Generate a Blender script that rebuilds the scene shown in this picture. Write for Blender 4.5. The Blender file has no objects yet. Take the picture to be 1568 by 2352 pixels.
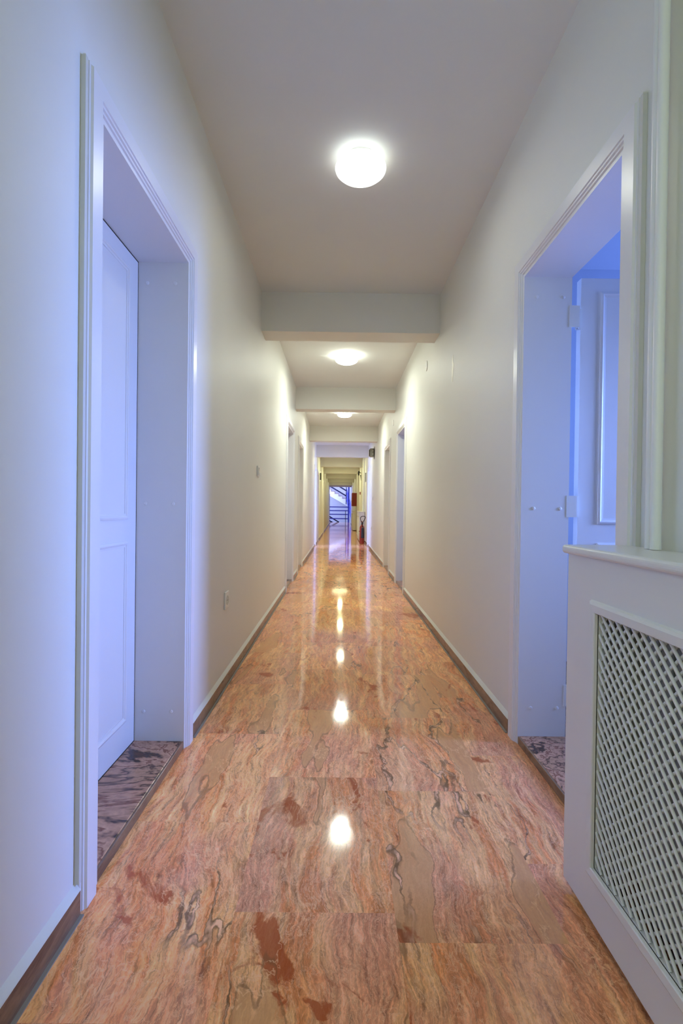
import bpy, bmesh, math, random
from mathutils import Vector, Matrix, Euler
random.seed(7)
S = bpy.context.scene
COL = S.collection
PI = math.pi
XL, XR, CEIL = -0.6306, 0.780, 2.702      # left wall, right wall, ceiling
Y0, YE = -1.6, 31.7                        # corridor start (behind the camera) and end
HB = 2.392                                 # underside of the beams

# ------------------------------------------------------------------ materials
def nmat(name):
    m = bpy.data.materials.new(name); m.use_nodes = True
    nt = m.node_tree; nt.nodes.clear()
    out = nt.nodes.new('ShaderNodeOutputMaterial'); b = nt.nodes.new('ShaderNodeBsdfPrincipled')
    nt.links.new(b.outputs[0], out.inputs[0])
    return m, nt, b
def N(nt, t, **kw):
    n = nt.nodes.new(t)
    for k, v in kw.items(): setattr(n, k, v)
    return n
def ramp(nt, fac, stops, interp='LINEAR'):
    r = N(nt, 'ShaderNodeValToRGB'); e = r.color_ramp.elements; r.color_ramp.interpolation = interp
    while len(e) > 1: e.remove(e[-1])
    e[0].position = stops[0][0]; e[0].color = (*stops[0][1], 1)
    for p, c in stops[1:]:
        k = e.new(p); k.color = (*c, 1)
    nt.links.new(fac, r.inputs[0]); return r.outputs[0]
def noise(nt, vec, scale, detail=4, rough=.55, dist=0):
    n = N(nt, 'ShaderNodeTexNoise'); n.inputs['Scale'].default_value = scale
    n.inputs['Detail'].default_value = detail; n.inputs['Roughness'].default_value = rough
    n.inputs['Distortion'].default_value = dist
    nt.links.new(vec, n.inputs['Vector']); return n.outputs[0]
def mixc(nt, fac, a, b, mode='MIX'):
    m = N(nt, 'ShaderNodeMix', data_type='RGBA', blend_type=mode)
    for sock, v in ((m.inputs[0], fac), (m.inputs[6], a), (m.inputs[7], b)):
        if hasattr(v, 'links') or hasattr(v, 'is_linked'): nt.links.new(v, sock)
        elif isinstance(v, (int, float)): sock.default_value = v
        else: sock.default_value = (*v, 1)
    return m.outputs[2]
def math_(nt, op, a, b=None, c=None):
    m = N(nt, 'ShaderNodeMath', operation=op)
    for i, v in enumerate((a, b, c)):
        if v is None: continue
        if isinstance(v, (int, float)): m.inputs[i].default_value = v
        else: nt.links.new(v, m.inputs[i])
    return m.outputs[0]
def mapping(nt, vec, scale=(1, 1, 1), loc=(0, 0, 0), rot=(0, 0, 0)):
    m = N(nt, 'ShaderNodeMapping'); m.inputs['Scale'].default_value = scale
    m.inputs['Location'].default_value = loc; m.inputs['Rotation'].default_value = rot
    nt.links.new(vec, m.inputs[0]); return m.outputs[0]
def bump(nt, b, height, strength, dist=.002):
    n = N(nt, 'ShaderNodeBump'); n.inputs['Strength'].default_value = strength; n.inputs['Distance'].default_value = dist
    nt.links.new(height, n.inputs['Height']); nt.links.new(n.outputs[0], b.inputs['Normal'])

def paint(name, c, rough, bs=.08, bscale=60, var=.03, spec=.5):
    m, nt, b = nmat(name)
    g = N(nt, 'ShaderNodeNewGeometry').outputs['Position']
    v = noise(nt, g, 1.3, 3)
    lo = tuple(x*(1-var) for x in c); hi = tuple(min(1, x*(1+var)) for x in c)
    nt.links.new(ramp(nt, v, [(.3, lo), (.7, hi)]), b.inputs['Base Color'])
    b.inputs['Roughness'].default_value = rough
    b.inputs['Specular IOR Level'].default_value = spec
    if bs: bump(nt, b, noise(nt, g, bscale, 3), bs)
    return m
M = {}
M['wall'] = paint('wall_paint', (.79, .79, .745), .55, .12, 70, .015)
M['ceil'] = paint('ceiling_paint', (.78, .80, .79), .8, .18, 45, .02)
M['door'] = paint('door_enamel', (.80, .80, .80), .32, .03, 25, .01)
M['cover'] = paint('cover_enamel', (.74, .745, .74), .28, .02, 30, .01)
M['caulk'] = paint('caulk', (.66, .66, .61), .6, .1, 40, .04)
M['lip'] = paint('plaster_lip', (.74, .75, .68), .6, .15, 60, .05)
M['patch'] = paint('filler_patch', (.90, .87, .74), .5, .1, 60, .03)
M['plastic'] = paint('white_plastic', (.82, .82, .80), .35, 0)
M['hole'] = paint('dark_hole', (.10, .10, .09), .6, 0)
M['metal'] = paint('painted_metal', (.82, .83, .80), .35, .03, 40)
M['red'] = paint('red_enamel', (.36, .035, .012), .3, 0, var=.08)
M['redlight'] = paint('red_cabinet_paint', (.19, .013, .008), .4, 0, var=.06)
M['black'] = paint('black_rubber', (.012, .013, .016), .45, 0)
M['dark'] = paint('dark_plastic', (.03, .032, .028), .5, 0)
M['greybox'] = paint('grey_metal', (.36, .38, .33), .5, .02)
M['greyrad'] = paint('grey_radiator', (.32, .33, .31), .5, .02)
M['blue'] = paint('blue_railing_paint', (.035, .05, .42), .4, 0, var=.08)
M['navy'] = paint('dark_railing_paint', (.012, .014, .05), .45, 0, var=.08)
M['room'] = paint('room_paint', (.42, .47, .56), .7, .05, 40, .02)
M['stairw'] = paint('stairwell_paint', (.80, .81, .84), .6, .05, 40, .02)
M['grout'] = paint('grout', (.30, .27, .23), .8, .2, 80, .1)

def marble_floor():
    m, nt, b = nmat('rose_travertine')
    g = N(nt, 'ShaderNodeNewGeometry').outputs['Position']
    at = N(nt, 'ShaderNodeAttribute'); at.attribute_name = 'tile'
    off = N(nt, 'ShaderNodeVectorMath', operation='MULTIPLY_ADD')
    nt.links.new(at.outputs['Color'], off.inputs[0]); off.inputs[1].default_value = (5.0, 9.0, 7.0)
    nt.links.new(g, off.inputs[2]); P = off.outputs[0]
    sep = N(nt, 'ShaderNodeSeparateColor'); nt.links.new(at.outputs['Color'], sep.inputs[0])
    def warp(vec, scale, amt, det=3):
        t = N(nt, 'ShaderNodeTexNoise'); t.inputs['Scale'].default_value = scale; t.inputs['Detail'].default_value = det
        nt.links.new(vec, t.inputs['Vector'])
        s_ = N(nt, 'ShaderNodeVectorMath', operation='SUBTRACT'); nt.links.new(t.outputs['Color'], s_.inputs[0]); s_.inputs[1].default_value = (.5, .5, .5)
        k = N(nt, 'ShaderNodeVectorMath', operation='MULTIPLY_ADD'); nt.links.new(s_.outputs[0], k.inputs[0]); k.inputs[1].default_value = amt
        nt.links.new(vec, k.inputs[2]); return k.outputs[0]
    def iso(f, lo, hi, c=.5):
        d = math_(nt, 'ABSOLUTE', math_(nt, 'SUBTRACT', f, c))
        r = N(nt, 'ShaderNodeMapRange'); nt.links.new(d, r.inputs[0])
        r.inputs[1].default_value = lo; r.inputs[2].default_value = hi; r.inputs[3].default_value = 1; r.inputs[4].default_value = 0
        return r.outputs[0]
    def step(f, lo, hi, top=1):
        r = N(nt, 'ShaderNodeMapRange'); nt.links.new(f, r.inputs[0])
        r.inputs[1].default_value = lo; r.inputs[2].default_value = hi; r.inputs[3].default_value = 0; r.inputs[4].default_value = top
        return r.outputs[0]
    mul = lambda *a: a[0] if len(a) == 1 else math_(nt, 'MULTIPLY', a[0], mul(*a[1:]))
    W = warp(warp(warp(P, 1.5, (.20, .12, 0)), 9, (.030, .06, 0), 4), 55, (.011, .02, 0), 3)
    # flowing lengthwise bands
    f1 = noise(nt, mapping(nt, W, (5.5, .75, 1)), 1.25, 5, .58)
    base = ramp(nt, f1, [(.28, (.40, .235, .15)), (.36, (.56, .37, .235)), (.41, (.60, .31, .17)), (.45, (.53, .24, .125)), (.49, (.60, .40, .26)),
                         (.53, (.66, .45, .30)), (.57, (.58, .32, .205)), (.62, (.50, .28, .20)), (.67, (.63, .42, .27)), (.75, (.47, .24, .14))])
    # pink and lilac bloom over parts of the slabs
    f2 = noise(nt, mapping(nt, P, (1.6, .8, 1), (3, 7, 1)), 1.9, 4, .6, .6)
    base = mixc(nt, step(f2, .45, .60, .70), base, (.49, .26, .235))
    # calm tan areas without grain
    f5 = noise(nt, mapping(nt, W, (2.8, .6, 1), (1, 13, 4)), 1.5, 3, .5)
    calm = step(f5, .60, .625)
    # grain: fine streaks, threads and flecks
    f3 = noise(nt, mapping(nt, W, (1.0, .11, 1)), 78, 7, .77, .8)
    st = ramp(nt, f3, [(.34, (.30, .24, .22)), (.45, (.82, .78, .76)), (.55, (1.10, 1.10, 1.10)), (.66, (1.6, 1.68, 1.85))])
    grain = mixc(nt, .82, base, st, 'MULTIPLY')
    f4 = noise(nt, mapping(nt, W, (1.0, .42, 1), (9, 2, 3)), 25, 7, .74, 2.0)
    f9 = noise(nt, mapping(nt, P, (1, .6, 1)), 170, 4, .7, .5)
    grain = mixc(nt, .32, grain, ramp(nt, f9, [(.36, (.62, .56, .54)), (.5, (1, 1, 1)), (.64, (1.35, 1.38, 1.42))]), 'MULTIPLY')
    grain = mixc(nt, mul(iso(f4, .005, .020), .55), grain, (.74, .57, .54))
    grain = mixc(nt, step(f4, .60, .66, .55), grain, (.33, .145, .085))
    grain = mixc(nt, step(f4, .66, .70, .6), grain, (.70, .52, .48))
    base = mixc(nt, calm, grain, mixc(nt, .25, (.47, .31, .205), grain))
    # rust stains
    f6 = noise(nt, mapping(nt, W, (1.7, 1.25, 1), (5, 3, 2)), 2.4, 6, .6, .9)
    base = mixc(nt, step(f6, .615, .65, .85), base, (.30, .075, .028))
    # long wandering veins: pale pods inside dark outlines, bordering the calm areas
    keep = step(noise(nt, mapping(nt, P, (1.1, .9, 1), (11, 1, 1)), 2.0, 3), .47, .55)
    f7 = noise(nt, mapping(nt, warp(W, 26, (.03, .03, 0), 3), (2.3, .42, 1), (2, 5, 8)), 1.25, 4, .55)
    pod = step(noise(nt, mapping(nt, P, (1, .5, 1)), 30, 3), .42, .60)
    rim = iso(f7, .0038, .0075); core = iso(f7, .0018, .0042)
    base = mixc(nt, mul(rim, keep, .88), base, (.10, .065, .045))
    base = mixc(nt, mul(core, keep, pod), base, (.66, .46, .42))
    base = mixc(nt, mul(iso(f5, .002, .006, .61), .55), base, (.16, .095, .06))
    # hairline pale cracks across the grain
    f8 = noise(nt, mapping(nt, W, (1.3, .5, 1), (21, 5, 8)), 2.6, 7, .62, .5)
    base = mixc(nt, mul(iso(f8, .0, .005), .55), base, (.74, .58, .50))
    tint = ramp(nt, sep.outputs[2], [(0, (.86, .84, .84)), (.5, (1, 1, 1)), (1, (1.08, 1.07, 1.0))])
    base = mixc(nt, 1.0, base, tint, 'MULTIPLY')
    base = mixc(nt, 1.0, base, (1.65, 1.24, .75), 'MULTIPLY')
    nt.links.new(base, b.inputs['Base Color'])
    rr = N(nt, 'ShaderNodeMapRange'); nt.links.new(f4, rr.inputs[0])
    rr.inputs[1].default_value = .3; rr.inputs[2].default_value = .7; rr.inputs[3].default_value = .04; rr.inputs[4].default_value = .09
    nt.links.new(rr.outputs[0], b.inputs['Roughness'])
    b.inputs['Specular IOR Level'].default_value = .5
    bump(nt, b, noise(nt, mapping(nt, g, (1, .5, 1)), 4.5, 3), .015, .01)
    return m
def marble_dark(name, cols, scale=3.0, rough=.2, stretch=(1, 1, 1), tint=(1, 1, 1), det=8):
    m, nt, b = nmat(name)
    g = N(nt, 'ShaderNodeNewGeometry').outputs['Position']
    v = noise(nt, mapping(nt, g, stretch, (4, 2, 0), (0, 0, .5)), scale, det, .60, 2.6)
    c = mixc(nt, 1.0, ramp(nt, v, cols), tint, 'MULTIPLY')
    v2 = noise(nt, mapping(nt, g, stretch), 40, 5, .7, 1)
    c = mixc(nt, .5, c, ramp(nt, v2, [(.35, (.6, .6, .6)), (.6, (1.1, 1.1, 1.1))]), 'MULTIPLY')
    nt.links.new(c, b.inputs['Base Color']); b.inputs['Roughness'].default_value = rough
    return m
M['floor'] = marble_floor()
M['sill'] = marble_dark('veined_brown_marble', [(.33, (.30, .20, .14)), (.40, (.42, .30, .23)), (.435, (.06, .04, .034)), (.455, (.36, .24, .185)), (.485, (.46, .33, .27)),
                        (.51, (.16, .07, .05)), (.53, (.48, .35, .29)), (.57, (.38, .26, .205)), (.60, (.05, .036, .034)), (.645, (.10, .06, .05)), (.67, (.42, .31, .24)), (.75, (.19, .11, .08))], 1.25, .22, (1, 1.3, 1), (1.35, 1.02, .74), 5)
M['skirt'] = marble_dark('brown_marble', [(.3, (.20, .115, .07)), (.5, (.27, .16, .10)), (.62, (.16, .09, .065)), (.8, (.25, .15, .09))], 5, .25, (1, .3, 1))
M['tread'] = marble_dark('stair_marble', [(.3, (.36, .24, .19)), (.5, (.48, .32, .25)), (.7, (.30, .20, .16))], 4, .3)

def emis(name, c, s):
    m, nt, b = nmat(name)
    b.inputs['Base Color'].default_value = (.9, .9, .88, 1); b.inputs['Roughness'].default_value = .3
    b.inputs['Emission Color'].default_value = (*c, 1); b.inputs['Emission Strength'].default_value = s
    return m
M['glow'] = emis('lit_opal_glass', (.97, 1.0, .92), 1.9)
M['glow2'] = emis('lit_opal_glass_far', (.94, 1.0, .84), 15.0)

# ------------------------------------------------------------------ mesh helpers
def box(bm, x0, x1, y0, y1, z0, z1):
    v = [bm.verts.new(p) for p in ((x0,y0,z0),(x1,y0,z0),(x1,y1,z0),(x0,y1,z0),(x0,y0,z1),(x1,y0,z1),(x1,y1,z1),(x0,y1,z1))]
    for f in ((3,2,1,0),(4,5,6,7),(0,1,5,4),(1,2,6,5),(2,3,7,6),(3,0,4,7)): bm.faces.new([v[i] for i in f])
def prism(bm, pts, a, b):
    """loop of points pts (list of Vector functions): extrude closed section from mapping a to mapping b"""
    A = [bm.verts.new(a(p)) for p in pts]; B = [bm.verts.new(b(p)) for p in pts]
    n = len(pts)
    for i in range(n): bm.faces.new((A[i], A[(i+1) % n], B[(i+1) % n], B[i]))
    bm.faces.new(A[::-1]); bm.faces.new(B)
def tube(bm, path, r, seg=12, caps=True):
    rings = []
    up = Vector((.123, .456, .88)).normalized()
    for i, p in enumerate(path):
        p = Vector(p); a = Vector(path[max(0, i-1)]); c = Vector(path[min(len(path)-1, i+1)])
        t = (c-a).normalized(); u = t.cross(up)
        if u.length < 1e-3: u = t.cross(Vector((1, 0, 0)))
        u.normalize(); w = t.cross(u)
        rr = r[i] if isinstance(r, (list, tuple)) else r
        rings.append([bm.verts.new(p+rr*(math.cos(k*2*PI/seg)*u+math.sin(k*2*PI/seg)*w)) for k in range(seg)])
    for A, B in zip(rings, rings[1:]):
        for k in range(seg): bm.faces.new((A[k], A[(k+1) % seg], B[(k+1) % seg], B[k]))
    if caps: bm.faces.new(rings[0][::-1]); bm.faces.new(rings[-1])
def lathe(bm, prof, seg=32, mat=Matrix.Identity(4)):
    rings = []
    for r, z in prof:
        if r < 1e-6: rings.append([bm.verts.new(mat @ Vector((0, 0, z)))])
        else: rings.append([bm.verts.new(mat @ Vector((r*math.cos(k*2*PI/seg), r*math.sin(k*2*PI/seg), z))) for k in range(seg)])
    for A, B in zip(rings, rings[1:]):
        for k in range(seg):
            a0, a1 = A[k % len(A)], A[(k+1) % len(A)]; b0, b1 = B[k % len(B)], B[(k+1) % len(B)]
            f = [a0, a1, b1, b0]; f = [v for i, v in enumerate(f) if v not in f[:i]]
            if len(f) > 2: bm.faces.new(f)
def obj(name, bm, m, parent=None, smooth=False, bevel=0, segs=2, angle=35):
    bmesh.ops.recalc_face_normals(bm, faces=bm.faces)
    me = bpy.data.meshes.new(name); bm.to_mesh(me); bm.free()
    o = bpy.data.objects.new(name, me); COL.objects.link(o)
    me.materials.append(m)
    if parent: o.parent = parent
    if smooth:
        for p in me.polygons: p.use_smooth = True
        md = o.modifiers.new('es', 'EDGE_SPLIT'); md.split_angle = math.radians(angle)
    if bevel:
        md = o.modifiers.new('bv', 'BEVEL'); md.width = bevel; md.segments = segs; md.limit_method = 'ANGLE'
        md.harden_normals = False
    return o
def NB(): return bmesh.new()
def bxo(name, dims, m, parent=None, bevel=0):
    bm = NB(); box(bm, *dims); return obj(name, bm, m, parent, bevel=bevel)
def tag(o, label, cat, group=None, kind=None):
    o['label'] = label; o['category'] = cat
    if group: o['group'] = group
    if kind: o['kind'] = kind
    return o
def thing(name, loc, label, cat, group=None, kind=None):
    o = bpy.data.objects.new(name, None); COL.objects.link(o); o.location = loc; o.empty_display_size = .1
    return tag(o, label, cat, group, kind)
def adopt(root):
    """parts are modelled in world coordinates; keep them there under the thing's base"""
    inv = Matrix.Translation(-root.location)
    def rec(p):
        for c in p.children:
            if p is root: c.matrix_parent_inverse = inv
            rec(c)
    bpy.context.view_layer.update()
    rec(root)
def copy_tree(o, label, dloc, group=None):
    def rec(s, par):
        c = s.copy(); COL.objects.link(c)
        if par:
            c.parent = par; c.matrix_parent_inverse = s.matrix_parent_inverse.copy()
        for ch in s.children: rec(ch, c)
        return c
    c = rec(o, None); c.location = Vector(o.location)+Vector(dloc); c['label'] = label
    if group: c['group'] = group
    return c

# ------------------------------------------------------------------ doors: where they stand
# side, y0, y1 (clear opening), kind, depth of the reveal
DOORS = [
 ('l', 1.272, 1.985, 'closed', 'white panelled door in deep reveal, first opening on the left wall, beside brown marble sill'),
 ('r', 1.352, 2.060, 'open',   'open doorway onto a blue lit room, behind the near radiator cover'),
 ('l', 5.780, 6.520, 'closed', 'white framed doorway on the left wall between first and second ceiling beams'),
 ('r', 5.762, 6.500, 'lit',    'doorway with bluish lit reveal on the right wall just before the second ceiling beam'),
 ('l', 7.385, 8.160, 'closed', 'cream lit closed door on the left wall just beyond the second ceiling beam'),
 ('r', 7.475, 8.250, 'closed', 'cream lit closed door on the right wall just beyond the second ceiling beam'),
 ('l', 12.10, 12.95, 'lit',    'bright blue lit doorway far down the left wall before the fourth beam'),
 ('r', 12.35, 13.05, 'lit',    'bright blue lit doorway on the right wall just before the red fire extinguisher'),
 ('l', 13.75, 14.60, 'closed', 'pale closed door on the left wall just past the blue lit doorway'),
 ('l', 18.70, 19.55, 'closed', 'yellowish narrow door farthest down the left wall'),
]
TOP, DEP, CW = 1.995, .20, .095
WT = .20                                   # wall thickness
def wall_mesh(side):
    bm = NB(); x = XL if side == 'l' else XR; s = -1 if side == 'l' else 1
    x0, x1 = sorted((x, x+s*WT)); y = Y0
    for d in sorted([d for d in DOORS if d[0] == side], key=lambda d: d[1]):
        box(bm, x0, x1, y, d[1]-.02, 0, CEIL); box(bm, x0, x1, d[1]-.02, d[2]+.02, TOP+.02, CEIL); y = d[2]+.02
    box(bm, x0, x1, y, YE, 0, CEIL)
    return bm
wl = tag(obj('wall_left', wall_mesh('l'), M['wall']), 'long white left corridor wall, bluish near the first door', 'wall', kind='structure')
wr = tag(obj('wall_right', wall_mesh('r'), M['wall']), 'long white right corridor wall with an unpainted filler patch', 'wall', kind='structure')
bm = NB()
pts = [(.0, 1.0), (.42, .55), (.35, .1), (.55, -.1), (.30, -.95), (.05, -1.0), (-.25, -.2), (-.5, .15), (-.15, .5)]
prism(bm, pts, lambda p: (XR-.0015, 3.37+p[0]*.06, 1.985+p[1]*.095), lambda p: (XR+.002, 3.37+p[0]*.06, 1.985+p[1]*.095))
o = obj('filler_patch', bm, M['patch'], wr); o['label'] = 'pale unpainted filler patch'
tag(bxo('wall_back', (XL-.2, XR+.2, Y0-.1, Y0, 0, CEIL), M['wall']), 'unseen white wall added to close the corridor behind the camera', 'wall', kind='structure')  # unseen; put in to keep the light inside the corridor
ce = tag(bxo('ceiling', (XL-.2, XR+.2, Y0-.1, YE, CEIL, CEIL+.1), M['ceil']), 'matt white corridor ceiling crossed by white beams', 'ceiling', kind='structure')
for y1, y0 in ((4.05, 3.83), (7.02, 6.82), (10.23, 10.03), (13.28, 13.08), (16.5, 16.3), (19.6, 19.4), (22.83, 22.63), (26.12, 25.92), (29.3, 29.1), (YE, YE-.2)):
    bxo('beam', (XL, XR, y0, y1, HB, CEIL), M['wall'], ce)

# floor: marble slabs in four strips, staggered joints; one colour offset per slab
bm = NB(); cl = bm.loops.layers.color.new('tile')
strips = [(XL-.03, -.245, 1.527), (-.245, .150, 1.187), (.150, .545, 1.706), (.545, XR+.03, 1.358)]
yend = 34.35
for x0, x1, yo in strips:
    y = yo-.6*math.ceil((yo-Y0)/.6)
    while y < yend:
        a, b_ = max(y, Y0), min(y+.6, yend)
        if b_ > a:
            f = bm.faces.new([bm.verts.new(p) for p in ((x0, a, 0), (x1, a, 0), (x1, b_, 0), (x0, b_, 0))])
            c = (random.random(), random.random(), random.random(), 1)
            for l in f.loops: l[cl] = c
        y += .6
fl = tag(obj('floor', bm, M['floor']), 'polished rose and tan veined marble corridor floor', 'floor', kind='structure')

# skirting boards
def skirting(side):
    s = 1 if side == 'l' else -1; x = XL if side == 'l' else XR
    b1, b2, b3 = NB(), NB(), NB(); y = Y0
    segs = []
    for d in sorted([d for d in DOORS if d[0] == side], key=lambda d: d[1]):
        segs.append((y, d[1]-CW-.004)); y = d[2]+CW+.004
    segs.append((y, YE))
    for a, b_ in segs:
        q = sorted((x, x+s*.013)); box(b1, q[0], q[1], a, b_, 0.003, .062)
        pr = [(x, .062), (x+s*.013, .062), (x+s*.012, .065), (x+s*.0, .082)]
        prism(b2, pr, lambda p: (p[0], a, p[1]), lambda p: (p[0], b_, p[1]))
        q = sorted((x+s*.004, x+s*.022)); box(b3, q[0], q[1], a, b_, 0.0, .0035)
    nm = 'baseboard_left' if side == 'l' else 'baseboard_right'
    o = tag(obj(nm, b1, M['skirt']), 'brown marble skirting along the foot of the %s wall' % ('left' if side == 'l' else 'right'), 'skirting', kind='structure')
    obj('plaster_lip', b2, M['lip'], o); obj('grout_line', b3, M['grout'], o)
skirting('l'); skirting('r')

# casing profile: (w across from outer edge to opening, protrusion from the wall)
PROF = [(0, 0), (0, .006), (.003, .008), (.008, .008), (.009, .011), (.014, .012), (.017, .018), (.062, .018), (.064, .014), (.071, .014), (.073, .009),
        (.080, .009), (.082, .004), (.095, .004), (.095, 0)]
def casing(bm, x, s, y0, y1, zt):
    """mitred architrave round an opening; s = direction from wall into the corridor"""
    rows = []
    for w, p in PROF:
        k = CW-w
        rows.append([(x+s*p, y0-k, .0), (x+s*p, y0-k, zt+k), (x+s*p, y1+k, zt+k), (x+s*p, y1+k, .0)])
    V = [[bm.verts.new(q) for q in r] for r in rows]
    for A, B in zip(V, V[1:]):
        for i in range(3): bm.faces.new((A[i], A[i+1], B[i+1], B[i]))
def panel_frame(bm, o, ux, uy, n, x0, x1, y0, y1, w=.024, h=.0075):
    """raised mitred moulding rectangle on a leaf: o origin, ux across, uy up, n outward"""
    pr = [(0, 0), (.0, h*.55), (.004, h*.8), (.009, h), (.014, h*.75), (.016, h*.4), (w, h*.25), (w, 0)]
    o, ux, uy, n = map(Vector, (o, ux, uy, n)); V = []
    for d, p in pr:
        V.append([bm.verts.new(o+ux*X+uy*Y+n*p) for X, Y in ((x0+d, y0+d), (x1-d, y0+d), (x1-d, y1-d), (x0+d, y1-d))])
    for A, B in zip(V, V[1:]):
        for i in range(4): bm.faces.new((A[i], A[(i+1) % 4], B[(i+1) % 4], B[i]))
def cap_pts(bm, pos, n):
    rot = Vector((0, 0, 1)).rotation_difference(Vector(n)).to_matrix().to_4x4()
    lathe(bm, [(.0075, 0), (.0072, .0013), (.005, .0026), (0, .003)], 14, Matrix.Translation(pos) @ rot)

for i, (side, y0, y1, kind, lab) in enumerate(DOORS):
    s = 1 if side == 'l' else -1; x = XL if side == 'l' else XR
    back = x-s*WT
    r = thing('door_%d' % (i+1), (x, (y0+y1)/2, 0), lab, 'door' if kind != 'lit' else 'doorway', kind='structure')
    # jamb lining with architrave
    bm = NB(); X0, X1 = sorted((x, back))
    box(bm, X0, X1, y0-.02, y0, 0.0, TOP+.02); box(bm, X0, X1, y1, y1+.02, 0.0, TOP+.02); box(bm, X0, X1, y0, y1, TOP, TOP+.02)
    if kind != 'closed':   # rebate where the leaf would close
        for a, b_ in ((y0, y0+.012), (y1-.012, y1)):
            q = sorted((back, back+s*.045)); 
    fr = obj('jamb', bm, M['door'], r)
    bm = NB(); casing(bm, x, s, y0, y1, TOP); obj('architrave', bm, M['door'], r)
    if i < 2:
        bm = NB()
        k = sorted((x+s*.0005, x+s*.0125)); box(bm, k[0], k[1], y0-CW-.011, y0-CW, .08, TOP+CW-.012)
        obj('caulk_line', bm, M['caulk'], r)
    # screw caps on the far jamb
    bm = NB()
    for z in (.155, 1.01, 1.91):
        for u in (.05, .163):
            cap_pts(bm, (x-s*u, y1, z), (0, -1, 0))
    obj('screw_cap', bm, M['door'], r)
    # marble sill
    bm = NB(); q = sorted((x-s*.006, x-s*(WT+.0 if kind == 'closed' else WT+.03))); box(bm, q[0], q[1], y0, y1, 0, .034)
    sl = obj('sill', bm, M['sill'], r, bevel=.002)
    q = sorted((x-s*.006, x+s*.002)); bxo('sill_face', (q[0], q[1], y0, y1, 0, .033), M['skirt'], sl, .0015)
    if kind == 'closed':
        xf = back                                   # front face of the leaf
        q = sorted((xf, xf-s*.04))
        leaf = bxo('leaf', (q[0], q[1], y0+.003, y1-.003, .036, TOP-.004), M['door'], r, bevel=.002)
        bm = NB()
        panel_frame(bm, (xf, 0, 0), (0, 1, 0), (0, 0, 1), (s, 0, 0), y0+.085, y1-.085, .945, TOP-.065)
        panel_frame(bm, (xf, 0, 0), (0, 1, 0), (0, 0, 1), (s, 0, 0), y0+.085, y1-.085, .150, .862)
        obj('panel_molding', bm, M['door'], leaf)
    elif kind == 'open':
        # leaf swung 90 degrees into the room, hinged on the far jamb
        yl = y1+.035; hx = back+.056
        leaf = bxo('leaf', (hx, hx+.70, yl, yl+.04, .03, TOP+.015), M['door'], r, bevel=.002)
        bm = NB()
        panel_frame(bm, (hx, yl, 0), (1, 0, 0), (0, 0, 1), (0, -1, 0), .085, .615, .945, TOP-.045)
        panel_frame(bm, (hx, yl, 0), (1, 0, 0), (0, 0, 1), (0, -1, 0), .085, .615, .150, .862)
        obj('panel_molding', bm, M['door'], leaf)
        for z in (1.83, 1.02, .21):
            bm = NB()
            tube(bm, [(back+.034, y1+.022, z-.046), (back+.034, y1+.022, z-.002)], .008, 12)
            tube(bm, [(back+.034, y1+.022, z+.002), (back+.034, y1+.022, z+.046)], .008, 12)
            box(bm, back-.010, back+.034, y1-.0015, y1+.0005, z-.046, z+.046); box(bm, back+.030, back+.034, y1+.001, y1+.022, z-.046, z-.002)
            box(bm, back+.034, back+.062, yl-.0015, yl+.001, z-.046, z+.046); box(bm, back+.034, back+.038, y1+.022, yl, z+.002, z+.046)
            obj('hinge', bm, M['metal'], r)
        # rebate stop on the jamb
    adopt(r)

# ------------------------------------------------------------------ rooms behind the open doorways
def room(name, side, y0, y1, depth, lab, h=2.6):
    s = 1 if side == 'r' else -1; xa = (XR if side == 'r' else XL)+s*(WT+.0005); xb = xa+s*depth
    bm = NB(); t = .05
    q = sorted((xb, xb+s*t)); box(bm, q[0], q[1], y0, y1, 0, h)
    q = sorted((xa, xb+s*t)); box(bm, q[0], q[1], y0-t, y0, 0, h); box(bm, q[0], q[1], y1, y1+t, 0, h)
    box(bm, q[0], q[1], y0-t, y1+t, h, h+t)
    w = tag(obj(name, bm, M['room']), lab, 'wall', kind='structure')
    bm = NB(); box(bm, q[0], q[1], y0-t, y1+t, -.05, .0); obj('room_floor', bm, M['skirt'], w)
room('wall_room_1', 'r', -.4, 3.2, 3.0, 'blue tinted walls of the room seen through the near right doorway')
room('wall_room_2', 'r', 5.3, 7.1, 2.0, 'bluish room walls behind the right doorway before the second beam')
room('wall_room_3', 'r', 11.6, 13.6, 2.0, 'bright room walls behind the right doorway beside the extinguisher')
room('wall_room_4', 'l', 11.6, 13.4, 2.0, 'bright room walls behind the far left blue lit doorway')

# ------------------------------------------------------------------ ceiling lights
LIGHTY = [2.36, 5.40, 8.56]
def make_lamp():
    z = CEIL
    r = thing('ceiling_light', (.084, LIGHTY[0], z), 'glowing round opal glass ceiling light nearest, hanging in full view before the first beam', 'ceiling light', 'round opal ceiling lights')
    bm = NB(); lathe(bm, [(0, 0), (.075, 0), (.075, -.022), (.06, -.03), (0, -.03)], 32, Matrix.Translation(r.location)); obj('base', bm, M['plastic'], r, True)
    bm = NB()
    prof = [(.06, -.028), (.100, -.030), (.118, -.040), (.124, -.052), (.121, -.061), (.108, -.073), (.085, -.083), (.055, -.090), (.02, -.094), (0, -.0945)]
    lathe(bm, prof, 48, Matrix.Translation(r.location)); obj('glass_shade', bm, M['glow'], r, True, angle=70)
    bm = NB(); lathe(bm, [(.010, -.092), (.010, -.097), (.006, -.101), (0, -.102)], 16, Matrix.Translation(r.location)); obj('finial', bm, M['glow'], r, True)
    adopt(r); return r
lamp = make_lamp()
copy_tree(lamp, 'glowing round ceiling light between the first and second ceiling beams', (-.022, LIGHTY[1]-LIGHTY[0], 0))
copy_tree(lamp, 'glowing ceiling light half hidden behind the second ceiling beam', (-.008, LIGHTY[2]-LIGHTY[0], 0))
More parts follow.
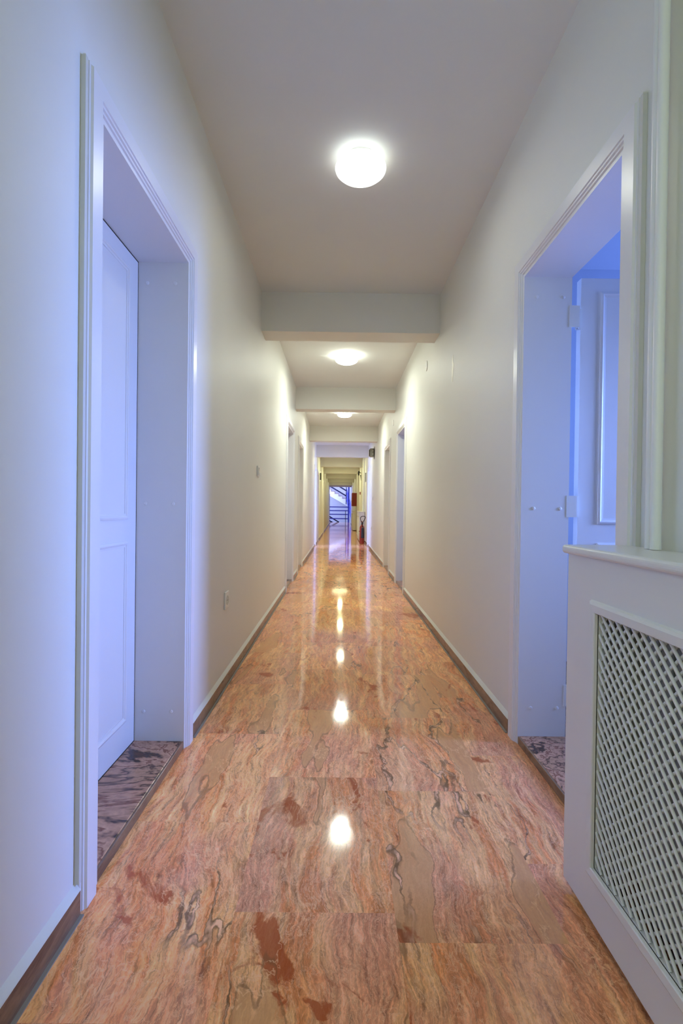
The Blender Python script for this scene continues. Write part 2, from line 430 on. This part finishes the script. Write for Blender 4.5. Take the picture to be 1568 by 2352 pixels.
for o in [o for o in COL.objects if o.name in ('glass_shade.001', 'glass_shade.002')]:
    o.data = o.data.copy(); o.data.materials[0] = M['glow2']

# ------------------------------------------------------------------ radiator covers
def make_cover(y0, y1, lab, lattice=True):
    xf = .612; zt = .888
    r = thing('radiator_cover', (xf, (y0+y1)/2, 0), lab, 'radiator cover', 'white lattice radiator covers')
    oy0, oy1, oz0, oz1 = y0+.145, y1-.150, .158, .760
    bm = NB(); t = .018
    box(bm, xf, xf+t, y0, y1, oz1, zt); box(bm, xf, xf+t, y0, y1, .026, oz0)
    box(bm, xf, xf+t, y0, oy0, oz0, oz1); box(bm, xf, xf+t, oy1, y1, oz0, oz1)
    box(bm, xf+t, XR-.015, y0, y0+t, .026, zt); box(bm, xf+t, XR-.015, y1-t, y1, .026, zt)
    obj('body', bm, M['cover'], r)
    # foot battens inside the cover carry it
    for a in (y0+.02, y1-.05): bxo('foot', (xf+.03, XR-.026, a, a+.03, 0, .03), M['dark'], r)
    # top board with rounded nosing
    bm = NB(); box(bm, xf-.014, XR-.001, y0-.012, y1+.012, zt, zt+.023)
    obj('top_board', bm, M['cover'], r, bevel=.009, segs=4)
    # frame moulding standing proud round the grille
    bm = NB(); V = []
    for d, p in ((-.028, 0), (-.025, .007), (-.019, .010), (-.002, .009), (0, .007), (0, -.002)):
        V.append([bm.verts.new((xf-p, a, b_)) for a, b_ in ((oy0+d, oz0+d), (oy1-d, oz0+d), (oy1-d, oz1-d), (oy0+d, oz1-d))])
    for A, B in zip(V, V[1:]):
        for i in range(4): bm.faces.new((A[i], A[(i+1) % 4], B[(i+1) % 4], B[i]))
    obj('molding', bm, M['cover'], r)
    if lattice:
        bm = NB(); pitch = .0292; w = .0034; xc = xf+.006
        def bars(sgn, xc):
            # lines z = z0 + sgn*(y-c) through the opening
            lo = oy0-(oz1-oz0); hi = oy1+(oz1-oz0)
            k = math.floor(lo/pitch)
            while k*pitch < hi:
                c = k*pitch; k += 1
                if sgn > 0: ya, yb = c, c+(oz1-oz0); za, zb = oz0, oz1
                else: ya, yb = c, c+(oz1-oz0); za, zb = oz1, oz0
                if ya < oy0-.004: f = (oy0-.004-ya); za += sgn*f; ya = oy0-.004
                if yb > oy1+.004: f = yb-oy1-.004; zb -= sgn*f; yb = oy1+.004
                if yb-ya < .006: continue
                A = Vector((xc, ya, za)); B = Vector((xc, yb, zb)); t = (B-A).normalized(); n = Vector((1, 0, 0)); u = t.cross(n)
                sec = [(-w, .0), (-w*.7, -.003), (0, -.0038), (w*.7, -.0028), (w, 0), (w*.7, .002), (-w*.7, .002)]
                ra = [bm.verts.new(A+u*a+n*b_) for a, b_ in sec]; rb = [bm.verts.new(B+u*a+n*b_) for a, b_ in sec]
                m = len(sec)
                for i in range(m): bm.faces.new((ra[i], ra[(i+1) % m], rb[(i+1) % m], rb[i]))
        bars(-1, xc+.0062); bars(1, xc)
        obj('lattice', bm, M['cover'], r, True, angle=60)
    adopt(r); return r
make_cover(-.25, 1.283, 'white radiator cover with diamond lattice grille standing in the near right foreground')
make_cover(14.45, 16.55, 'small distant white radiator cover right behind the red fire extinguisher')
make_cover(21.65, 23.6, 'farthest white radiator cover under the red fire hose cabinet')
# the radiator behind the near grille
r = thing('radiator', (.70, .45, .2), 'grey panel radiator glimpsed behind the near lattice grille', 'radiator')
bm = NB()
box(bm, .662, .676, -.1, 1.03, .15, .80)
for k in range(26): box(bm, .656, .662, -.08+k*.0425, -.055+k*.0425, .18, .77)
obj('front_panel', bm, M['greyrad'], r, bevel=.002)
bxo('back_panel', (.705, .715, -.1, 1.03, .15, .80), M['greyrad'], r)
for a in (.1, .8): bxo('bracket', (.715, XR-.002, a, a+.03, .3, .7), M['greyrad'], r)
adopt(r)

def pipe(x, y, rad, z0, z1, lab, grp):
    bm = NB(); tube(bm, [(x, y, z0), (x, y, (z0+z1)/2), (x, y, z1)], rad, 20)
    return tag(obj('heating_pipe', bm, M['metal'], None, True), lab, 'pipe', grp)
pipe(.750, 1.160, .0118, .912, CEIL, 'farther of two white pipes rising from the near radiator cover', 'heating pipes')
pipe(.745, 1.133, .0120, .912, CEIL, 'nearer of two white pipes rising from the near radiator cover', 'heating pipes')
pipe(.748, 14.62, .018, .912, CEIL, 'nearer thin pipe above the distant radiator cover by the extinguisher', 'heating pipes')
pipe(.745, 15.35, .016, .912, CEIL, 'farther thin pipe above the distant radiator cover by the extinguisher', 'heating pipes')

# ------------------------------------------------------------------ small things on the walls
r = thing('light_switch', (XL, 3.73, 1.277), 'small white light switch on the left wall above the socket', 'light switch')
bxo('plate', (XL, XL+.010, 3.688, 3.772, 1.236, 1.318), M['plastic'], r, .003)
bm = NB(); prism(bm, [(0, -.026), (.007, -.026), (.003, 0), (.008, .026), (0, .026)], lambda p: (XL+.010+p[0], 3.705, 1.277+p[1]), lambda p: (XL+.010+p[0], 3.755, 1.277+p[1]))
obj('rocker', bm, M['plastic'], r); adopt(r)

def socket(x, s, y, z, lab, w=.084):
    r = thing('wall_socket', (x, y, z), lab, 'socket')
    q = sorted((x, x+s*.009)); bxo('plate', (q[0], q[1], y-w/2, y+w/2, z-w/2-.006, z+w/2+.006), M['plastic'], r, .003)
    rot = Vector((0, 0, 1)).rotation_difference(Vector((s, 0, 0))).to_matrix().to_4x4()
    bm = NB(); lathe(bm, [(.026, .0085), (.026, .0115), (.0215, .0115), (.0205, .0095), (0, .0093)], 28, Matrix.Translation((x, y, z)) @ rot); well = obj('well', bm, M['caulk'], r, True)
    for dy in (-.0095, .0095):
        bm = NB(); lathe(bm, [(.0028, .0093), (.0028, .0102), (0, .0102)], 10, Matrix.Translation((x, y+dy, z)) @ rot)
        obj('contact_hole', bm, M['hole'], well)
    adopt(r)
socket(XL, 1, 2.717, .476, 'white power socket low on the left wall above the skirting')
socket(XR, -1, 11.61, .52, 'tiny power socket low on the right wall before the blue lit doorway')
r = thing('light_switch', (XR, 11.22, 1.24), 'tiny pale light switch on the right wall before the blue lit doorway', 'light switch')
bxo('plate', (XR-.009, XR, 11.15, 11.29, 1.19, 1.28), M['plastic'], r, .002); bxo('rocker', (XR-.014, XR-.009, 11.18, 11.26, 1.21, 1.26), M['plastic'], r); adopt(r)

def disc(x, s, y, z, rad, lab):
    rot = Vector((0, 0, 1)).rotation_difference(Vector((s, 0, 0))).to_matrix().to_4x4()
    r = thing('junction_cover', (x, y, z), lab, 'junction cover', 'round junction covers')
    bm = NB(); lathe(bm, [(rad, 0), (rad, .004), (rad*.92, .007), (rad*.3, .008), (0, .008)], 32, Matrix.Translation((x-s*.001, y, z)) @ rot); obj('cover_disc', bm, M['plastic'], r, True)
    bm = NB(); lathe(bm, [(.005, .008), (.004, .0095), (0, .0095)], 10, Matrix.Translation((x, y, z)) @ rot); obj('screw_head', bm, M['metal'], r)
    adopt(r)
disc(XR, -1, 4.40, 2.303, .047, 'round white junction cover on the right wall just beyond the first beam')
disc(XR, -1, 7.10, 2.262, .043, 'round white junction cover on the right wall above the second right doorway')
disc(XL, 1, 11.90, 2.32, .05, 'tiny round junction cover high on the left wall above the blue lit doorway')

# grey wall unit under the third beam, right
r = thing('alarm_unit', (XR, 10.92, 2.26), 'grey boxy wall unit with pale front plate, high on the right wall', 'alarm unit')
bm = NB(); rot = Vector((0, 0, 1)).rotation_difference(Vector((-1, 0, 0))).to_matrix().to_4x4()
lathe(bm, [(.145, 0), (.145, .004), (.11, .010), (0, .010)], 32, Matrix.Translation((XR, 10.92, 2.26)) @ rot); obj('backplate', bm, M['dark'], r, True)
bxo('housing', (XR-.108, XR-.012, 10.83, 11.01, 2.165, 2.355), M['greybox'], r, .02)
bxo('front_ring', (XR-.124, XR-.108, 10.85, 10.99, 2.185, 2.325), M['dark'], r, .006)
bxo('front_plate', (XR-.132, XR-.124, 10.83, 11.01, 2.165, 2.345), M['plastic'], r, .004)
for z in (2.225, 2.30):
    bm = NB(); lathe(bm, [(.012, 0), (.012, .004), (0, .005)], 12, Matrix.Translation((XR-.04, 10.83, z)) @ Vector((0, 0, 1)).rotation_difference(Vector((0, -1, 0))).to_matrix().to_4x4())
    obj('fixing_screw', bm, M['metal'], r)
adopt(r)

r = thing('wall_sign', (XL, 15.6, 2.0), 'small dark faced panel projecting from the left wall far down the corridor', 'sign')
bxo('panel', (XL+.005, XL+.035, 15.5, 15.8, 1.905, 2.125), M['dark'], r)
for z in (1.875, 2.145): bxo('bracket', (XL, XL+.035, 15.5, 15.8, z-.02, z+.02), M['plastic'], r)
adopt(r)
r = thing('wall_sign', (XR, 14.2, 2.0), 'thin grey panel flat on the right wall above the extinguisher', 'sign')
bxo('panel', (XR-.022, XR, 14.15, 14.4, 1.80, 2.05), M['greybox'], r, .003)
bxo('frame_strip', (XR-.025, XR, 14.14, 14.41, 1.79, 1.80), M['plastic'], r); adopt(r)

r = thing('surveillance_camera', (XR, 17.6, 2.25), 'small black device on a wall bracket high on the right wall', 'camera')
bm = NB(); tube(bm, [(XR, 17.6, 2.29), (XR-.05, 17.6, 2.31), (XR-.085, 17.6, 2.30)], .014, 10); obj('arm', bm, M['dark'], r, True)
bm = NB(); tube(bm, [(XR-.075, 17.55, 2.36), (XR-.085, 17.55, 2.30), (XR-.085, 17.55, 2.20)], [.028, .034, .022], 14); obj('camera_body', bm, M['black'], r, True)
bm = NB(); prism(bm, [(0, -.10), (.008, -.10), (.03, .10), (0, .10)], lambda p: (XR-p[0], 17.5, 2.12+p[1]), lambda p: (XR-p[0], 17.6, 2.12+p[1])); obj('wall_plate', bm, M['dark'], r)
adopt(r)
r = thing('call_point', (XR, 17.7, 1.56), 'tiny red alarm call point on the right wall above the distant radiator cover', 'call point')
bxo('case', (XR-.035, XR, 17.65, 17.75, 1.51, 1.61), M['red'], r, .004); bxo('window', (XR-.037, XR-.035, 17.67, 17.73, 1.54, 1.58), M['plastic'], r); adopt(r)

# fire hose cabinet
r = thing('fire_hose_cabinet', (XR, 21.8, 1.1), 'deep red fire hose cabinet on the right wall above the farthest radiator cover', 'fire hose cabinet')
bxo('cabinet_body', (XR-.21, XR, 21.5, 22.15, 1.10, 1.69), M['redlight'], r, .006)
d = bxo('cabinet_door', (XR-.222, XR-.21, 21.51, 22.14, 1.11, 1.68), M['red'], r, .004)
bxo('handle', (XR-.24, XR-.222, 21.56, 21.58, 1.35, 1.45), M['metal'], d)
adopt(r)

# fire extinguisher
ex, ey = .655, 13.72
r = thing('fire_extinguisher', (ex, ey, 0), 'red gas fire extinguisher with black horn standing before the distant radiator cover', 'fire extinguisher')
T = Matrix.Translation((ex, ey, 0))
bm = NB(); lathe(bm, [(0, 0), (.060, 0), (.066, .006), (.067, .02), (.067, .44), (.063, .475), (.050, .503), (.032, .52), (.024, .528), (.022, .545), (0, .545)], 36, T); obj('cylinder', bm, M['red'], r, True)
bm = NB(); lathe(bm, [(.026, .545), (.026, .575), (.018, .585), (.018, .61), (0, .61)], 20, T)
tube(bm, [(ex, ey, .575), (ex+.035, ey-.02, .585)], .012, 10); v = obj('valve', bm, M['dark'], r, True)
bm = NB(); prism(bm, [(-.02, 0), (.015, .012), (.055, .0), (.055, .01), (.01, .03), (-.02, .03)], lambda p: (ex-p[0]*.8, ey-.012+p[0]*.2, .605+p[1]), lambda p: (ex-p[0]*.8, ey+.012+p[0]*.2, .605+p[1])); obj('grip', bm, M['red'], v)
bm = NB(); hp = []
P4 = [(.0, -.03, .60), (-.035, -.05, .66), (-.048, -.06, .72), (-.025, -.065, .77), (.025, -.065, .785), (.075, -.065, .778), (.088, -.068, .745), (.065, -.075, .69), (.035, -.085, .63), (.022, -.09, .58), (.016, -.092, .50)]
def cr(P, n=6):
    out = []
    for i in range(len(P)-1):
        p0, p1, p2, p3 = (Vector(P[max(0, min(len(P)-1, j))]) for j in (i-1, i, i+1, i+2))
        for k in range(n):
            t = k/n; out.append(.5*((2*p1)+(p2-p0)*t+(2*p0-5*p1+4*p2-p3)*t*t+(3*p1-p0-3*p2+p3)*t**3))
    out.append(Vector(P[-1])); return out
tube(bm, [Vector((ex, ey, 0))+p for p in cr(P4)], .0095, 10); obj('hose', bm, M['black'], r, True)
bm = NB(); tube(bm, [(ex+.016, ey-.092, .52), (ex+.016, ey-.094, .47), (ex+.016, ey-.106, .45), (ex+.016, ey-.110, .30), (ex+.016, ey-.113, .17)], [.014, .016, .036, .041, .045], 20); obj('horn', bm, M['black'], r, True)
bm = NB(); tube(bm, [(ex-.06, ey, .355), (ex-.085, ey-.01, .355)], .012, 10); obj('bracket_knob', bm, M['red'], r, True)
adopt(r)

# ------------------------------------------------------------------ stairwell at the far end
sx0, sx1, syb, sh = -2.2, 2.6, 38.2, 4.2
for nm, d, lab in (('wall_stairwell_back', (sx0, sx1, syb, syb+.1, -2.6, sh), 'bluish white back wall of the stairwell at the far end'),
                   ('wall_stairwell_left', (sx0-.1, sx0, YE+.1, syb, -2.6, sh), 'left wall of the bright stairwell'),
                   ('wall_stairwell_right', (sx1, sx1+.1, YE+.1, syb, -2.6, sh), 'right wall of the bright stairwell'),
                   ('wall_stairwell_near_left', (sx0, XL-.001, YE+.002, YE+.1, -2.6, sh), 'stairwell wall left of the corridor mouth'),
                   ('wall_stairwell_near_right', (XR+.001, sx1, YE+.002, YE+.1, -2.6, sh), 'stairwell wall right of the corridor mouth'),
                   ('wall_stairwell_above', (XL-.001, XR+.001, YE+.002, YE+.1, CEIL, sh), 'stairwell wall above the corridor mouth'),
                   ('ceiling_stairwell', (sx0, sx1, YE+.02, syb, sh, sh+.1), 'ceiling of the bright stairwell')):
    tag(bxo(nm, d, M['stairw']), lab, 'ceiling' if nm[0] == 'c' else 'wall', kind='structure')
bm = NB(); box(bm, sx0, XL-.03, YE+.1, yend, -.2, 0); box(bm, XR+.03, sx1, YE+.1, yend, -.2, 0); box(bm, XL-.03, XR+.03, YE+.1, yend, -.2, -.003)
tag(obj('floor_landing', bm, M['tread']), 'marble landing slab at the end of the corridor', 'floor', kind='structure')
# flight rising leftwards along the back wall
st = thing('staircase', (.3, 37.2, 0), 'marble staircase with white sawtooth flank rising across the far stairwell', 'staircase')
ya, yb_ = 36.95, 38.17; n = 9; run, rise = .29, .17; x_, z_ = .80, 1.42
bm = NB(); prof = [(x_, z_-.35)]
for k in range(n):
    prof += [(x_-k*run, z_+k*rise), (x_-k*run, z_+(k+1)*rise)] if k else [(x_, z_), (x_, z_+rise)]
xe, ze = x_-n*run, z_+n*rise
prof += [(xe, ze), (xe, ze-.42)]
prism(bm, prof, lambda p: (p[0], ya, p[1]), lambda p: (p[0], yb_, p[1])); obj('flight', bm, M['stairw'], st)
for k in range(n):
    bm = NB(); xx = x_-k*run
    box(bm, xx-run+.001, xx+.03, ya-.03, yb_, z_+(k+1)*rise, z_+(k+1)*rise+.035)
    box(bm, xx, xx+.02, ya-.015, yb_, z_+k*rise+.036, z_+(k+1)*rise)
    obj('step', bm, M['tread'], st)
# flight rising away on the right
bm = NB(); n2 = 8; prof = []
for k in range(n2): prof += [(34.5+k*.29, k*.17), (34.5+k*.29, (k+1)*.17)]
prof += [(36.95, n2*.17), (36.95, n2*.17-.3), (34.9, -.1)]
prism(bm, prof, lambda p: (.98, p[0], p[1]), lambda p: (2.2, p[0], p[1])); obj('lower_flight', bm, M['stairw'], st)
for k in range(n2):
    bm = NB(); yy = 34.5+k*.29
    box(bm, .95, 2.2, yy-.03, yy+.29, (k+1)*.17, (k+1)*.17+.035); obj('step', bm, M['tread'], st)
# skirting strip on the wall along a lower flight
bm = NB(); prism(bm, [(-1.0, 1.95), (-1.0, 2.10), (.62, 1.16), (.62, 1.01)], lambda p: (p[0], syb-.02, p[1]), lambda p: (p[0], syb-.001, p[1])); obj('skirting_strip', bm, M['door'], st)
adopt(st)

rl = thing('landing_railing', (0, 34.25, 0), 'blue metal railing with four horizontal bars across the stairwell landing', 'railing')
for z in (1.09, .83, .565, .265): bxo('rail', (-.72, .66, 34.23, 34.27, z-.035, z+.035), M['blue'], rl)
bxo('post', (.435, .475, 34.21, 34.29, 0, .84), M['navy'], rl); bxo('post', (.62, .72, 34.2, 34.3, 0, 2.5), M['blue'], rl); bxo('post', (-.72, -.66, 34.2, 34.3, 0, 2.0), M['navy'], rl)
adopt(rl)
r2 = thing('stair_railing', (.9, 35.6, .5), 'dark blue sloping railing climbing the stairs beyond the landing', 'railing')
def slab(bm, a, b_, w, h):
    a, b_ = Vector(a), Vector(b_); t = (b_-a).normalized(); sdir = t.cross(Vector((0, 0, 1))).normalized(); u = sdir.cross(t)
    A = [bm.verts.new(a+sdir*i*w+u*j*h) for i, j in ((-1, -1), (1, -1), (1, 1), (-1, 1))]; B = [bm.verts.new(b_+sdir*i*w+u*j*h) for i, j in ((-1, -1), (1, -1), (1, 1), (-1, 1))]
    for i in range(4): bm.faces.new((A[i], A[(i+1) % 4], B[(i+1) % 4], B[i]))
    bm.faces.new(A[::-1]); bm.faces.new(B)
for dz in (.30, .57, .84, 1.10):
    bm = NB(); slab(bm, (.86, 34.4, dz), (.56, 36.85, 1.35+dz), .02, .035); obj('rail', bm, M['blue'], r2)
bxo('post', (.50, .56, 36.82, 36.88, 1.3, 2.75), M['navy'], r2)
for dz in (.55, .95):
    bm = NB(); slab(bm, (.52, 36.85, 1.55+dz-.15), (-1.6, 36.85, 2.79+dz-.15), .02, .05); obj('rail', bm, M['navy'], r2)
adopt(r2)
r3 = thing('stair_railing', (-.5, 35.2, 0), 'dark sloping handrail end low behind the landing railing', 'railing')
bm = NB(); slab(bm, (-.75, 35.2, .42), (.0, 35.2, -.02), .02, .045); obj('rail', bm, M['navy'], r3)
bm = NB(); slab(bm, (-.75, 35.2, .12), (-.45, 35.2, -.05), .02, .045); obj('rail', bm, M['navy'], r3); adopt(r3)

# ------------------------------------------------------------------ lights
def area(name, loc, rot, sx, sy, power, color, shape='RECTANGLE', spread=PI):
    L = bpy.data.lights.new(name, 'AREA'); L.shape = shape; L.size = sx
    if shape in ('RECTANGLE', 'ELLIPSE'): L.size_y = sy
    L.energy = power; L.color = color; L.spread = spread
    o = bpy.data.objects.new(name, L); COL.objects.link(o); o.location = loc; o.rotation_euler = rot
    return o
BLUE = (.22, .36, 1.0)
for i, y in enumerate([2.36, 5.40, 8.56, 11.75, 14.9, 18.1, 21.3, 24.5, 27.7]):
    c = (.97, 1.0, .88) if i == 0 else (.94, 1.0, .86) if i < 3 else (1.0, 1.0, .68) if i == 3 else (1.0, .99, .55)
    sz = .14 if i < 6 else .7
    area('lamp_light', ((.084, .062, .076)[i] if i < 3 else .072, y, CEIL-(.104 if i < 6 else .03)), (0, 0, 0), sz, sz, (3.2, 17.5, 19, 9.5, 18, 18, 10, 10, 10)[i], c, 'DISK')
# behind the camera: assumed next lamp of the row, then an added fill panel
area('lamp_light', (.072, -.75, CEIL-.12), (0, 0, 0), .25, .25, 1.0, (.80, 1.0, .90), 'DISK')
area('rear_fill_light', (.05, Y0+.05, 1.45), (math.radians(90), 0, 0), 1.2, 1.6, 1.6, (.74, 1.0, .84))
# daylight through the side rooms
area('window_light', (2.6, 1.80, 1.36), (0, math.radians(80), 0), 1.0, .36, 20.5, BLUE, spread=math.radians(75))
area('window_light', (3.1, 2.45, 1.4), (0, math.radians(90), math.radians(-25)), 1.4, .5, 55, BLUE)
area('side_fill_light', (XL+.04, -.75, 1.75), (0, math.radians(-90), 0), 1.3, 1.0, 11, (.80, 1.0, .80))  # added fill for the near right side, not daylight from a room
area('window_light', (2.7, 6.1, 1.4), (0, math.radians(90), 0), 1.4, 1.2, 18, BLUE)
area('window_light', (2.7, 12.6, 1.4), (0, math.radians(90), 0), 1.6, 1.4, 150, (.36, .46, 1.0))
area('window_light', (-2.6, 12.5, 1.4), (0, math.radians(-90), 0), 1.6, 1.4, 150, (.36, .46, 1.0))
# stairwell daylight
area('window_light', (-2.0, 35.6, 2.6), (0, math.radians(-90), 0), 2.6, 3.0, 195, (.44, .52, 1.0))
area('window_light', (.2, 35.0, 4.1), (0, 0, 0), 2.5, 2.5, 118, (.44, .52, 1.0))

w = bpy.data.worlds.new('World'); S.world = w; w.use_nodes = True
bg = w.node_tree.nodes['Background']; bg.inputs[0].default_value = (.5, .6, 1, 1); bg.inputs[1].default_value = .05

# ------------------------------------------------------------------ camera
cam = bpy.data.cameras.new('Camera'); co = bpy.data.objects.new('Camera', cam); COL.objects.link(co); S.camera = co
cam.sensor_fit = 'VERTICAL'; cam.sensor_height = 36; cam.lens = 36*1110/2352; cam.clip_start = .02; cam.clip_end = 100
yaw, pitch, roll = .005, -.0077, -.0126
cy, sy = math.cos(yaw), math.sin(yaw); cp, sp = math.cos(pitch), math.sin(pitch); cr_, sr = math.cos(roll), math.sin(roll)
R1 = Matrix(((cy, -sy, 0), (sy, cy, 0), (0, 0, 1))); R2 = Matrix(((1, 0, 0), (0, cp, sp), (0, -sp, cp))); R3 = Matrix(((cr_, 0, -sr), (0, 1, 0), (sr, 0, cr_)))
R = R3 @ R2 @ R1            # world -> (right, forward, up)
right, fwd, up = Vector(R[0]), Vector(R[1]), Vector(R[2])
mw = Matrix((( right.x, up.x, -fwd.x, 0), (right.y, up.y, -fwd.y, 0), (right.z, up.z, -fwd.z, 1.0), (0, 0, 0, 1)))
co.matrix_world = mw

S.view_settings.view_transform = 'Standard'; S.view_settings.look = 'None'; S.view_settings.exposure = 0.0
S.cycles.use_denoising = True
S.cycles.use_adaptive_sampling = True; S.cycles.adaptive_threshold = .20; S.cycles.adaptive_min_samples = 16
S.cycles.max_bounces = 7; S.cycles.diffuse_bounces = 5; S.cycles.glossy_bounces = 3
S.cycles.sample_clamp_indirect = 8
